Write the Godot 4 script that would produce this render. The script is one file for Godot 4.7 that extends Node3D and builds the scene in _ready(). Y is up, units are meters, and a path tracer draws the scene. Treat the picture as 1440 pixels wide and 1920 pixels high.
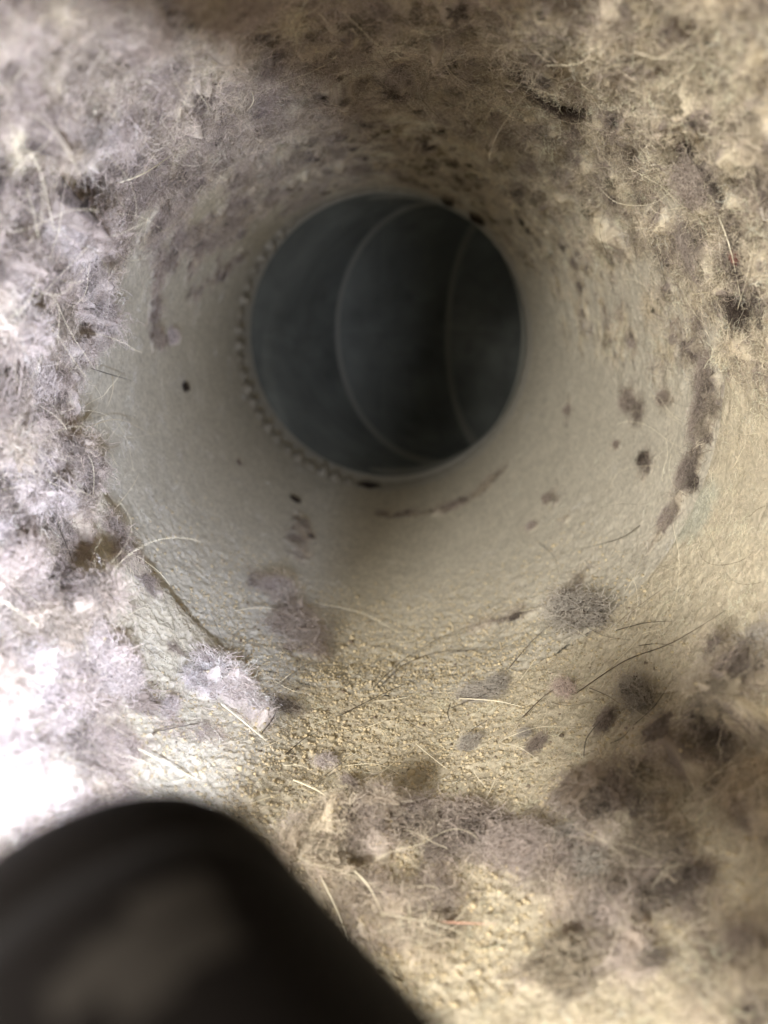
extends Node3D
# A dryer vent seen from its mouth: a short collar packed with lint, a dusty pipe with a crimped end,
# a galvanised elbow beyond it, loose lint and hairs, and a small black flashlight lighting the left, with an added lamp for the right.

const ADDED_FILL := 0.070
const KNOTS := 26000
const TUFTS := 140000
const SPILL := 0.0128
const HOT := 0.02
const TORCH := Color(0.90, 0.925, 1.0)
const COLLAR_R := 0.0496
const PIPE_R := 0.0515
const LIP_Z := -0.1130
const CRIMP_Z := -0.2710
const LENS_POS := Vector3(-0.01134, -0.01655, -0.02806)   # flashlight front, in the camera's axes
const LENS_DIR := Vector3(-0.624, 0.224, -0.748)

var rng := RandomNumberGenerator.new()
var cam_xf := Transform3D()
var names := {}

# ---------------------------------------------------------------- helpers
func numbered(called: String, parent: Node) -> String:
	var key := str(parent.get_instance_id()) + called
	var n: int = names.get(key, 0)
	names[key] = n + 1
	return called if n == 0 else "%s_%03d" % [called, n]

func thing(called: String, label: String, category: String, at := Vector3.ZERO, group := "", kind := "") -> Node3D:
	var o := Node3D.new()
	o.name = numbered(called, self)
	add_child(o)
	o.position = at
	tag(o, label, category, group, kind)
	return o

func tag(o: Node, label: String, category: String, group := "", kind := "") -> void:
	o.set_meta("label", label)
	o.set_meta("category", category)
	if group:
		o.set_meta("group", group)
	if kind:
		o.set_meta("kind", kind)

func put(called: String, m: Mesh, mat: Material, parent: Node) -> MeshInstance3D:
	var o := MeshInstance3D.new()
	o.name = numbered(called, parent)
	o.mesh = m
	if mat:
		o.material_override = mat
	parent.add_child(o)
	return o

func arrays(v: PackedVector3Array, n: PackedVector3Array, c: PackedColorArray, idx: PackedInt32Array, uv := PackedVector2Array()) -> ArrayMesh:
	var a := []
	a.resize(Mesh.ARRAY_MAX)
	a[Mesh.ARRAY_VERTEX] = v
	if n.size():
		a[Mesh.ARRAY_NORMAL] = n
	if c.size():
		a[Mesh.ARRAY_COLOR] = c
	if uv.size():
		a[Mesh.ARRAY_TEX_UV] = uv
	a[Mesh.ARRAY_INDEX] = idx
	var m := ArrayMesh.new()
	m.add_surface_from_arrays(Mesh.PRIMITIVE_TRIANGLES, a)
	return m

func lin(r: float, g: float, b: float) -> Color:
	return Color(r, g, b).linear_to_srgb()

func surface(called: String, col: Color, rough := 0.9, metal := 0.0, vertex := false) -> StandardMaterial3D:
	var m := StandardMaterial3D.new()
	m.resource_name = called
	m.albedo_color = col
	m.roughness = rough
	m.metallic = metal
	m.metallic_specular = 0.25
	m.vertex_color_use_as_albedo = vertex
	return m

func noise(seed_: int, size_mm: float, kind := FastNoiseLite.TYPE_SIMPLEX_SMOOTH, octaves := 3) -> FastNoiseLite:
	var n := FastNoiseLite.new()
	n.seed = seed_
	n.noise_type = kind
	n.frequency = 1.0 / size_mm
	n.fractal_type = FastNoiseLite.FRACTAL_FBM if octaves > 1 else FastNoiseLite.FRACTAL_NONE
	n.fractal_octaves = octaves
	return n

# a picture position on the photograph (1440 x 1920) as the point where that sight line meets the duct wall
func wall_point(px: float, py: float, lift := 0.0) -> Vector3:
	var d := cam_xf.basis * Vector3((px - 720.0) / 1397.0, (960.0 - py) / 1397.0, -1.0)
	var o := cam_xf.origin
	for r0: float in [COLLAR_R, PIPE_R]:
		var r := r0 - lift
		var a := d.x * d.x + d.y * d.y
		var b := o.x * d.x + o.y * d.y
		var c := o.x * o.x + o.y * o.y - r * r
		var t := (-b + sqrt(maxf(b * b - a * c, 0.0))) / maxf(a, 1e-9)
		var p := o + d * t
		if p.z > LIP_Z or r0 == PIPE_R:
			p.z = maxf(p.z, CRIMP_Z + 0.004)
			return p
	return o

# rings of a surface of revolution-like sheet: grid of points rows x cols, closed round
func sheet(rows: Array, closed := true, smooth := true, colors: Array = []) -> ArrayMesh:
	var v := PackedVector3Array()
	var n := PackedVector3Array()
	var cc := PackedColorArray()
	var idx := PackedInt32Array()
	var nr := rows.size()
	var nc: int = rows[0].size()
	for r in nr:
		for c in nc:
			var row: PackedVector3Array = rows[r]
			v.append(row[c])
			if smooth:
				var c1: int = (c + 1) % nc if closed else mini(c + 1, nc - 1)
				var c0: int = (c + nc - 1) % nc if closed else maxi(c - 1, 0)
				var du: Vector3 = row[c1] - row[c0]
				var up: PackedVector3Array = rows[mini(r + 1, nr - 1)]
				var dn: PackedVector3Array = rows[maxi(r - 1, 0)]
				var nn: Vector3 = (du * 1000.0).cross((up[c] - dn[c]) * 1000.0).normalized()
				n.append(nn)
			if colors.size():
				cc.append(colors[r])
	for r in nr - 1:
		for c in (nc if closed else nc - 1):
			var a := r * nc + c
			var b := r * nc + (c + 1) % nc
			idx.append_array(PackedInt32Array([a, a + nc, b, b, a + nc, b + nc]))
	return arrays(v, n, cc, idx)

func ring(center: Vector3, ax: Vector3, ay: Vector3, r: float, count: int) -> PackedVector3Array:
	var out := PackedVector3Array()
	for k in count:
		var t := TAU * k / count
		out.append(center + (ax * cos(t) + ay * sin(t)) * r)
	return out

func lathe_z(profile: Array, count := 160) -> ArrayMesh:        # profile of [radius, z]
	var rows := []
	for p: Array in profile:
		rows.append(ring(Vector3(0, 0, p[1]), Vector3.RIGHT, Vector3.UP, p[0], count))
	return sheet(rows)

# ---------------------------------------------------------------- fibres
func ribbon(v: PackedVector3Array, c: PackedColorArray, idx: PackedInt32Array, pts: PackedVector3Array, w: float, col: Color, taper := true) -> void:
	# a three-sided thread along pts
	var base := v.size()
	var last := pts.size() - 1
	var side := Vector3(0.3, 0.8, 0.5)
	for i in pts.size():
		var t := (pts[mini(i + 1, last)] - pts[maxi(i - 1, 0)]).normalized()
		side = (side - t * side.dot(t)).normalized()
		if side.length_squared() < 0.5:
			side = t.cross(Vector3.RIGHT).normalized()
		var b := t.cross(side)
		var ww := w * (1.0 - 0.75 * (float(i) / last) ** 2) if taper else w
		for k in 3:
			var a := TAU * k / 3.0
			v.append(pts[i] + (side * cos(a) + b * sin(a)) * ww * 0.5)
			c.append(col)
	for i in last:
		for k in 3:
			var a := base + i * 3 + k
			var b2 := base + i * 3 + (k + 1) % 3
			idx.append_array(PackedInt32Array([a, a + 3, b2, b2, a + 3, b2 + 3]))

func flat_ribbon(v: PackedVector3Array, c: PackedColorArray, idx: PackedInt32Array, pts: PackedVector3Array, w: float, col: Color) -> void:
	var base := v.size()
	var last := pts.size() - 1
	var side := Vector3(rng.randf() - 0.5, rng.randf() - 0.5, rng.randf() - 0.5).normalized()
	for i in pts.size():
		var t := (pts[mini(i + 1, last)] - pts[maxi(i - 1, 0)]).normalized()
		side = side - t * side.dot(t)
		if side.length_squared() < 1e-4:
			side = t.cross(Vector3.RIGHT) + t.cross(Vector3.UP) * 0.5
		side = side.normalized()
		v.append(pts[i] - side * w * 0.5)
		v.append(pts[i] + side * w * 0.5)
		c.append(col)
		c.append(col)
	for i in last:
		var a := base + i * 2
		idx.append_array(PackedInt32Array([a, a + 2, a + 1, a + 1, a + 2, a + 3]))

# a tuft in millimetres round the origin, y away from the wall
func tuft(count: int, spread: float, height: float, length: float, steps: int, curl: float, w: float) -> ArrayMesh:
	var v := PackedVector3Array()
	var c := PackedColorArray()
	var idx := PackedInt32Array()
	for f in count:
		var p := Vector3(rng.randfn() * spread * 0.5, absf(rng.randfn()) * height * 0.4, rng.randfn() * spread * 0.5)
		var d := Vector3(rng.randfn(), rng.randfn() * 0.5 + height / maxf(spread, 0.1) * 0.6, rng.randfn()).normalized()
		var bend := Vector3(rng.randfn(), rng.randfn(), rng.randfn()).normalized()
		var pts := PackedVector3Array([p])
		var step := length * rng.randf_range(0.5, 1.3) / steps
		for s in steps:
			bend = (bend + Vector3(rng.randfn(), rng.randfn(), rng.randfn()) * 0.5).normalized()
			d = (d + bend * curl).normalized()
			if p.y > height:
				d.y -= 0.5
			if p.y < 0.0:
				d.y = absf(d.y) * 0.5 + 0.1
			d = d.normalized()
			p += d * step
			pts.append(p)
		var g := rng.randf_range(0.8, 1.25)
		if rng.randf() < 0.06:
			g = 0.35
		flat_ribbon(v, c, idx, pts, w * rng.randf_range(0.6, 1.5), Color(g, g * rng.randf_range(0.95, 1.02), g * rng.randf_range(0.92, 1.06)))
	return arrays(v, PackedVector3Array(), c, idx)

func scatter(called: String, m: Mesh, mat: Material, where: Array[Transform3D], tints: PackedColorArray, parent: Node) -> void:
	if where.is_empty():
		return
	var mm := MultiMesh.new()
	mm.transform_format = MultiMesh.TRANSFORM_3D
	mm.use_colors = true
	mm.mesh = m
	mm.instance_count = where.size()
	for i in where.size():
		mm.set_instance_transform(i, where[i])
		mm.set_instance_color(i, tints[i])
	var o := MultiMeshInstance3D.new()
	o.name = numbered(called, parent)
	o.multimesh = mm
	o.material_override = mat
	o.set_meta("kind", "stuff")
	parent.add_child(o)

# ---------------------------------------------------------------- lint and dust on the walls
# a grid over the inside of collar and pipe: COLS round, rows at zs; lint = thickness in mm, tan_ = 1 dusty, 0 lavender
const COLS := 900
var zs := PackedFloat32Array()
var lint := PackedFloat32Array()
var dark := PackedFloat32Array()
var clear := PackedFloat32Array()
var lip_row := 0
var n_edge := noise(21, 3.2, FastNoiseLite.TYPE_SIMPLEX_SMOOTH, 3)
var coat := PackedFloat32Array()    # height of the finished coat, in metres

func row_at(z: float) -> int:
	return clampi(zs.bsearch(z, true), 0, zs.size() - 1)   # zs ascends (far to near)

func splat(p: Vector3, r_mm: float, h_mm: float, shade: float) -> void:
	var rr := r_mm * 0.001
	var th := atan2(p.y, p.x)
	var c0 := int(round(th / TAU * COLS))
	var dc := int(ceil(rr * 1.3 / (PIPE_R * TAU / COLS)))
	for r in range(row_at(p.z - rr * 1.3), row_at(p.z + rr * 1.3) + 1):
		var dz := (zs[r] - p.z) / rr
		for k in range(c0 - dc, c0 + dc + 1):
			var dx := (k / float(COLS) * TAU - th) * PIPE_R / rr
			var q := dx * dx + dz * dz
			if q < 1.6:
				if h_mm > 0.0:
					q *= 1.0 + 1.3 * n_edge.get_noise_3d(k * 0.356, zs[r] * 1000.0, h_mm)
				var f := exp(-q * 1.8) if h_mm < 0.0 else 1.0 - smoothstep(0.30, 1.05, sqrt(maxf(q, 0.0)))
				var i := r * COLS + posmod(k, COLS)
				if h_mm < 0.0:
					clear[i] = maxf(clear[i], minf(1.0, f * 1.7))
				else:
					lint[i] = maxf(lint[i], h_mm * f)
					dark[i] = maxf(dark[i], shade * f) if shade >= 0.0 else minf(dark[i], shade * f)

func streak(x0: float, y0: float, x1: float, y1: float, r_mm: float, h_mm: float, shade := 0.0) -> void:
	var lift := maxf(h_mm, 0.0) * 0.00045
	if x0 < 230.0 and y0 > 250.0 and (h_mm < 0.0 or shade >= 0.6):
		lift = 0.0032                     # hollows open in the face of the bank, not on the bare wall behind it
	var a := wall_point(x0, y0, lift)
	var b := wall_point(x1, y1, lift)
	var n := maxi(2, int(ceil((a - b).length() / (r_mm * 0.0006))))
	for i in n + 1:
		var t := float(i) / n
		var p := wall_point(lerpf(x0, x1, t), lerpf(y0, y1, t), lift)
		var j := sin(t * PI) * 0.3 + 0.7
		splat(p + Vector3(rng.randfn(), rng.randfn(), rng.randfn()) * r_mm * 0.00025, r_mm * j * rng.randf_range(0.7, 1.2), h_mm * j * rng.randf_range(0.6, 1.15), shade)

func band(deg: float, lo: float, hi: float, soft: float) -> float:
	return smoothstep(lo - soft, lo + soft, deg) * (1.0 - smoothstep(hi - soft, hi + soft, deg))

func build_walls(mat_dust: Material, mat_fibre: Material) -> void:
	# rows, far to near
	var z := CRIMP_Z + 0.008
	while z < -0.030:
		zs.append(z)
		var d := -z
		var step := 0.00033 if d < 0.113 else lerpf(0.00036, 0.0011, clampf((d - 0.113) / 0.13, 0, 1))
		if z < LIP_Z and z + step >= LIP_Z:
			zs.append(LIP_Z - 0.00002)
			lip_row = zs.size()
			zs.append(LIP_Z + 0.00002)
			z = LIP_Z + 0.0003
			continue
		z += step
	var nr := zs.size()
	lint.resize(nr * COLS)
	dark.resize(nr * COLS)
	clear.resize(nr * COLS)
	var n_big := noise(3, 22.0, FastNoiseLite.TYPE_SIMPLEX_SMOOTH, 3)
	var n_lump := noise(5, 7.0, FastNoiseLite.TYPE_SIMPLEX_SMOOTH, 3)
	var n_mid := noise(7, 2.4, FastNoiseLite.TYPE_SIMPLEX_SMOOTH, 2)
	var n_fine := noise(9, 0.9, FastNoiseLite.TYPE_SIMPLEX, 2)
	var n_grain := noise(11, 0.75, FastNoiseLite.TYPE_CELLULAR, 1)
	n_grain.cellular_return_type = FastNoiseLite.RETURN_DISTANCE
	var n_pit := noise(15, 7.0, FastNoiseLite.TYPE_SIMPLEX_SMOOTH, 3)
	var n_swell := noise(23, 8.0, FastNoiseLite.TYPE_SIMPLEX_SMOOTH, 1)
	var n_hole := noise(16, 3.4, FastNoiseLite.TYPE_SIMPLEX_SMOOTH, 2)
	var n_puff := noise(17, 6.0, FastNoiseLite.TYPE_SIMPLEX_SMOOTH, 1)
	var n_brown := noise(19, 3.6, FastNoiseLite.TYPE_SIMPLEX_SMOOTH, 3)
	var n_tint := noise(13, 9.0, FastNoiseLite.TYPE_SIMPLEX_SMOOTH, 3)

	# hand-placed clumps and streaks of lint that are grown into the coat, by where they show on the photograph
	for s: Array in [
		# upper left: grey patches on the bare pipe
		[300, 420, 290, 640, 2.2, 1.6, 0.2], [330, 470, 470, 400, 4.0, 2.0, 0.1], [250, 380, 420, 300, 4.0, 2.4, 0.1], [430, 355, 585, 285, 2.6, 3.0, 0.0],
		[350, 560, 470, 470, 3.0, 1.0, 0.2], [400, 420, 520, 380, 4.0, 1.6, 0.1], [240, 430, 215, 520, 2.0, 1.6, 0.1], [300, 640, 318, 640, 1.4, 1.6, 0.1],
		# lip on the right: brown clumps, and near-black painted in for the shaded gaps
		[965, 125, 1080, 190, 1.8, 2.2, 1.05], [1285, 290, 1370, 400, 1.8, 2.4, 1.05], [1385, 440, 1412, 590, 1.8, 2.8, 1.15], [1310, 430, 1300, 500, 2.2, 2.0, 0.7],
		[1300, 640, 1330, 720, 2.0, 2.2, 0.6], [1335, 710, 1330, 770, 2.2, 2.8, 0.7], [1325, 770, 1290, 900, 1.9, 2.6, 0.65], [1290, 900, 1240, 990, 1.5, 2.0, 0.55], [1240, 990, 1212, 1035, 0.9, 1.2, 0.5],
		# spots on the right wall of the pipe
		[1180, 735, 1190, 775, 2.4, 1.8, 0.7], [1245, 735, 1255, 755, 1.5, 1.4, 0.6], [1210, 850, 1212, 875, 1.8, 1.6, 0.7], [1065, 745, 1063, 795, 1.8, 1.1, 0.5], [1185, 620, 1190, 660, 1.6, 1.2, 0.5],
		[1265, 600, 1275, 640, 1.3, 1.4, 0.5], [1080, 645, 1090, 660, 1.4, 0.9, 0.3], [1155, 832, 1160, 836, 1.2, 1.0, 0.4], [1025, 925, 1040, 945, 2.0, 1.0, 0.4], [995, 985, 1000, 992, 1.6, 0.9, 0.4],
		[1050, 985, 1075, 955, 1.2, 0.9, 0.4], [940, 880, 890, 930, 5.0, 1.6, 0.5], [890, 930, 820, 960, 5.0, 1.6, 0.5], [820, 960, 700, 965, 4.0, 1.4, 0.4], [1150, 420, 1165, 460, 1.5, 1.3, 0.4],
		[1140, 340, 1170, 400, 2.2, 1.5, 0.4], [1060, 310, 1085, 340, 2.0, 1.5, 0.5], [1130, 170, 1165, 230, 2.2, 1.5, 0.6], [1190, 300, 1200, 330, 2.0, 1.4, 0.5], [1240, 560, 1270, 520, 1.5, 1.3, 0.5],
		# long low drift down the right of the floor
		[1110, 1060, 1050, 1130, 2.0, 1.0, 0.4], [1050, 1125, 940, 1165, 1.8, 0.9, 0.4], [940, 1165, 880, 1185, 1.6, 0.9, 0.45],
		[365, 1262, 450, 1288, 2.2, 6.0, -0.9], [445, 1298, 505, 1352, 1.5, 3.6, -0.7], [490, 1090, 535, 1120, 1.8, 3.6, -0.6], [520, 1320, 560, 1330, 1.0, 1.6, 0.3],
		# ledges across the ceiling
		[590, 190, 800, 150, 1.5, 4.2, 0.1], [300, 235, 520, 205, 1.6, 3.8, 0.0], [700, 60, 900, 90, 1.8, 4.4, 0.2], [150, 130, 420, 60, 2.0, 4.4, 0.0], [430, 352, 588, 284, 1.5, 4.2, 0.0], [860, 230, 1010, 270, 1.4, 3.2, 0.3], [1080, 90, 1200, 170, 1.6, 3.6, 0.4],
		# left of the floor, beyond the lip
		[490, 1080, 530, 1120, 3.2, 3.2, 0.0], [540, 1130, 580, 1230, 3.6, 2.4, 0.2], [560, 960, 560, 1050, 4.0, 1.2, 0.3],
		# bank along the left edge of the collar
		[10, 275, 190, 275, 3.0, 5.0, -0.45], [100, 380, 130, 470, 4.0, 6.9, -0.45], [150, 480, 190, 640, 3.0, 6.0, -0.45], [150, 650, 160, 760, 2.6, 5.7, -0.45], [90, 640, 40, 800, 4.0, 6.9, -0.45],
		[20, 830, 60, 930, 3.6, 6.6, -0.45], [90, 830, 200, 1050, 1.1, 1.2, -0.45], [20, 1060, 100, 1130, 3.0, 6.0, 0.10], [110, 1150, 200, 1270, 3.0, 6.6, -0.45], [30, 1200, 120, 1330, 4.0, 7.5, -0.45],
		[0, 1380, 130, 1500, 4.0, 8.2, -0.45], [200, 1270, 235, 1290, 1.6, 2.2, -0.45], [0, 550, 60, 640, 4.0, 6.6, -0.45], [0, 980, 30, 1060, 3.0, 5.1, -0.45],
		# ridge across the near floor
		[540, 1570, 640, 1545, 2.3, 7.2, 0.26], [640, 1545, 760, 1530, 2.5, 8.1, 0.36], [760, 1530, 900, 1540, 2.5, 8.1, 0.56], [900, 1560, 990, 1600, 2.2, 5.9, 0.31], [1000, 1600, 1070, 1570, 2.3, 7.2, 0.31],
		[1080, 1550, 1160, 1480, 2.5, 8.1, 0.41], [1160, 1500, 1260, 1430, 2.3, 7.2, 0.51], [1250, 1430, 1350, 1420, 2.2, 6.2, 0.41], [1370, 1340, 1440, 1250, 2.7, 9.5, 0.41], [1380, 1260, 1440, 1180, 2.2, 7.2, 0.41],
		[1020, 1640, 1130, 1720, 3.1, 2.8, 0.31], [1150, 1620, 1240, 1560, 2.7, 6.2, 0.51], [1160, 1700, 1210, 1650, 2.3, 2.4, 0.61], [820, 1600, 840, 1750, 2.2, 2.4, 0.41], [700, 1640, 790, 1780, 2.7, 2.7, 0.01],
		[590, 1620, 700, 1760, 2.2, 2.0, 0.11], [1280, 1640, 1330, 1740, 3.1, 2.0, 0.31], [1330, 1830, 1440, 1760, 3.2, 9.0, 0.21], [1000, 1830, 1200, 1800, 2.7, 1.6, 0.21], [1400, 1500, 1440, 1560, 2.3, 2.0, 0.21],
		[215, 1065, 290, 1130, 0.8, 1.1, 0.00], [150, 930, 185, 1000, 0.9, 1.3, 0.00], [225, 1050, 240, 1075, 0.9, 1.2, 0.08], [260, 1100, 275, 1120, 0.8, 1.3, 0.18], [305, 1335, 320, 1345, 0.8, 1.2, 0.00],
		# bare and merely dusty places between the clumps, then hollows with painted shade
		[140, 865, 225, 1060, 4.0, -1, 0], [190, 1090, 300, 1230, 6.0, -1, 0], [270, 1240, 330, 1330, 7.0, -1, 0], [250, 1380, 420, 1460, 7.5, -1, 0], [240, 420, 235, 760, 3.0, -1, 0],
		[80, 1085, 125, 1125, 3.2, -1, 0], [190, 1135, 210, 1190, 2.8, -1, 0], [85, 575, 105, 625, 3.2, -1, 0], [20, 322, 200, 336, 4.0, -1, 0], [250, 290, 300, 260, 1.5, -1, 0], [190, 690, 150, 740, 1.8, -1, 0], [70, 1410, 120, 1440, 2.4, -1, 0], [80, 130, 100, 160, 2.2, -1, 0],
		[20, 325, 200, 338, 4.0, 0.7, 1.0], [86, 578, 104, 622, 3.2, 0.7, 1.0], [80, 1085, 125, 1120, 3.2, 0.7, 0.95], [192, 1140, 208, 1185, 2.8, 0.6, 0.95], [80, 1415, 115, 1435, 1.6, 0.6, 0.6], [300, 1270, 320, 1280, 1.4, 0.5, 0.5],  # brown lint taken near black, painting in the shade of the hollows
	]:
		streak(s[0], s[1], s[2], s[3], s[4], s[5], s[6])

	var pos := PackedVector3Array()
	var col := PackedColorArray()
	var thick := PackedFloat32Array()
	var region := PackedByteArray()
	pos.resize(nr * COLS)
	col.resize(nr * COLS)
	thick.resize(nr * COLS)
	coat.resize(nr * COLS)
	region.resize(nr * COLS)
	var teal_at := wall_point(1312, 958) * 1000.0
	var tan_dust := Color(0.545, 0.485, 0.365)
	var tan_lint := Color(0.56, 0.49, 0.365)
	var lav_lint := Color(0.43, 0.37, 0.33)
	var brown := Color(0.20, 0.165, 0.15)
	var bare := Color(0.68, 0.66, 0.595)
	for r in nr:
		var zz := zs[r]
		var near_part := r >= lip_row
		var base_r := COLLAR_R
		var depth := -zz
		for c in COLS:
			var i := r * COLS + c
			var th := TAU * c / COLS
			var deg := 360.0 * c / COLS
			if near_part:
				base_r = COLLAR_R - 0.0016 * band(deg, 184.0, 228.0, 9.0) * smoothstep(LIP_Z + 0.022, LIP_Z, zz)
			else:
				base_r = PIPE_R
			var ct := cos(th)
			var st := sin(th)
			var p := Vector3(ct * base_r, st * base_r, zz) * 1000.0
			var big := n_big.get_noise_3dv(p)
			var lump := n_lump.get_noise_3dv(p)
			var mid := n_mid.get_noise_3dv(p)
			var fine := n_fine.get_noise_3dv(p)
			# how much matted lint grows here
			var cover := 0.0
			var a := deg if deg < 300.0 else deg - 360.0        # -60 .. 300, top at 90, left at 180
			if near_part:
				cover = 3.4 * band(a, 8.0, 150.0, 14.0) + 5.2 * band(a, 148.0, 212.0, 12.0) * (0.5 + 0.8 * smoothstep(-0.3, 0.3, big))
				cover += 4.2 * band(a, 205.0, 240.0, 8.0) * smoothstep(0.098, 0.085, depth)
				cover += 0.5 * band(a, -50.0, 25.0, 8.0) * smoothstep(0.095, 0.06, depth)
			else:
				var far_fade := 1.0 - smoothstep(0.19, 0.262, depth)
				cover = 2.4 * band(a, 30.0, 128.0, 14.0) * (0.45 + 0.55 * far_fade)
				cover += 1.5 * band(a, 120.0, 156.0, 8.0) * smoothstep(0.0, 0.25, big + 0.1) * far_fade
				cover += 1.0 * band(a, 0.0, 45.0, 10.0) * far_fade
			cover *= 0.35 + 0.65 * smoothstep(-0.35, 0.25, big + lump * 0.6)
			var q := Vector3(p.x * 0.75, p.y * 0.75, p.z * 1.5) if a < 135.0 else p * 0.8
			var pit := maxf(smoothstep(0.08, 0.26, n_pit.get_noise_3dv(q)), smoothstep(0.12, 0.30, n_hole.get_noise_3dv(q)))
			cover *= (1.0 - 0.9 * pit) * (1.0 - clear[i])
			var own := lint[i]
			var l := maxf(cover, own * (0.7 + 0.6 * (lump + 0.5)) * (1.0 - 0.9 * clear[i]))
			var puff := 1.0 - absf(n_puff.get_noise_3dv(p)) * 2.4
			var lumps := clampf(0.55 + n_swell.get_noise_3dv(p) * 0.9 + (puff - 0.5) * 0.45, 0.05, 1.5)
			var h := l * lumps + clampf(l, 0.0, 1.6) * (lump * 0.7 + mid * 0.42) + clampf(l, 0.0, 1.0) * fine * 0.25
			# dust and grit
			var floor_ := maxf(0.0, -st)
			var grit := smoothstep(0.15, 0.8, floor_) * (1.0 if near_part else 1.0 - smoothstep(0.125, 0.2, depth))
			var g := n_grain.get_noise_3dv(p)
			h += 0.12 + (0.02 * fine) + grit * (clampf(-g, 0.0, 1.0) * 0.24 + fine * 0.16 + mid * 0.20 + absf(lump) * 0.4) + 0.012 * mid
			var bridge := band(deg, 238.0, 322.0, 9.0)
			if near_part:
				h += (fine * 0.05 + mid * 0.05) * (1.0 - clampf(l, 0, 1))
				var edge := smoothstep(LIP_Z, LIP_Z + 0.0012, zz)
				h = h * lerpf(0.25, 1.0, maxf(edge, bridge)) if own < 0.4 else h
			if not near_part:
				h += bridge * (PIPE_R - COLLAR_R) * 1000.0 * (1.0 - smoothstep(0.113, 0.132, depth))
			h = maxf(h, 0.03)
			thick[i] = l
			coat[i] = h * 0.001
			var rad := base_r
			pos[i] = Vector3(ct * rad, st * rad, zz)
			# what it is made of
			var t := n_tint.get_noise_3dv(p)
			var to_tan := clampf(0.5 + t * 0.9 + band(a, -70.0, 70.0, 25.0) * 0.75 - band(a, 140.0, 240.0, 14.0) * 0.5 - band(a, 95.0, 140.0, 14.0) * 0.12 + (0.15 if depth > 0.17 else 0.0), 0.0, 1.0)
			var cl := lav_lint.lerp(tan_lint, to_tan)
			cl = cl.lerp(brown, clampf(dark[i] * 0.75 + smoothstep(0.02, 0.26, n_brown.get_noise_3d(p.x * 0.8, p.y * 0.8, p.z * 1.5)) * 0.85 * (0.35 if near_part and a > 145.0 else 1.0), 0.0, 0.85))
			var dusty := tan_dust
			var clean := band(a, 150.0, 252.0, 12.0) * (0.45 if near_part else 0.8) + (0.0 if near_part else 0.35)
			dusty = dusty.lerp(bare, clampf(clean, 0, 0.9))
			var m := smoothstep(0.25, 0.9, l)
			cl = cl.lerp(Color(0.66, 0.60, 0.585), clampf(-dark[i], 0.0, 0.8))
			cl = cl.lerp(Color(0.05, 0.04, 0.035), clampf(dark[i] * 1.6 - 0.75, 0.0, 0.9))  # darkest lint, plus the painted shade of hollows and lip gaps
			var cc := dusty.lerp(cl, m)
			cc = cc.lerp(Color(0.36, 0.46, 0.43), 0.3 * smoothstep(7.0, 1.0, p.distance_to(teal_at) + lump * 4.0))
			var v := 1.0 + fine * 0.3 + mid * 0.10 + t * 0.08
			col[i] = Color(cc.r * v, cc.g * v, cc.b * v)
			var reg := 0
			if l > 0.7:
				if near_part:
					reg = 2 if a > 140.0 else (3 if a > 5.0 else 4)
				else:
					reg = 5 if a > 0.0 and a < 200.0 else 1
			else:
				reg = 0 if near_part else 1
			region[i] = reg
	# lint cannot stand in needles: even out steep steps
	for turn in 4:
		var was := coat.duplicate()
		for r in nr:
			var ru := r + 1 if r + 1 < nr and r + 1 != lip_row else r
			var rd := r - 1 if r > 0 and r != lip_row else r
			for c in COLS:
				var i := r * COLS + c
				if thick[i] > 0.35:
					var cl := r * COLS + (c + COLS - 1) % COLS
					var cr := r * COLS + (c + 1) % COLS
					coat[i] = (was[i] * 2.0 + was[cl] + was[cr] + was[ru * COLS + c] + was[rd * COLS + c]) / 6.0
	for r in nr:
		for c in COLS:
			var i := r * COLS + c
			var k := 1.0 - coat[i] / maxf(Vector2(pos[i].x, pos[i].y).length(), 0.001)
			pos[i] = Vector3(pos[i].x * k, pos[i].y * k, pos[i].z)
	# normals
	var nor := PackedVector3Array()
	nor.resize(nr * COLS)
	for r in nr:
		var r0 := maxi(r - 1, lip_row) if r >= lip_row else maxi(r - 1, 0)
		var r1 := mini(r + 1, lip_row - 1) if r < lip_row else mini(r + 1, nr - 1)
		for c in COLS:
			var du := pos[r * COLS + (c + 1) % COLS] - pos[r * COLS + (c + COLS - 1) % COLS]
			var dv := pos[r1 * COLS + c] - pos[r0 * COLS + c]
			nor[r * COLS + c] = (dv * 1000.0).cross(du * 1000.0).normalized() * -1.0
	# which way is inwards
	if nor[COLS * 5].dot(pos[COLS * 5]) > 0.0:
		for i in nor.size():
			nor[i] = -nor[i]
	var info := [
		["collar_dust", "tan felt of dust and grit coating the near collar of the duct", "dust"],
		["pipe_dust", "thin grey and tan dust film over the pipe behind the lip", "dust"],
		["lint_bank", "thick pale lavender lint bank along the brightly lit side of the collar", "lint"],
		["lint_carpet", "matted tan and lavender lint carpet hanging from the collar ceiling", "lint"],
		["lint_ridge", "lumpy brown lint ridge piled across the near floor of the collar", "lint"],
		["lint_blanket", "fuzzy brownish lint blanket on the ceiling of the dusty pipe", "lint"],
	]
	var roots := []
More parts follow.
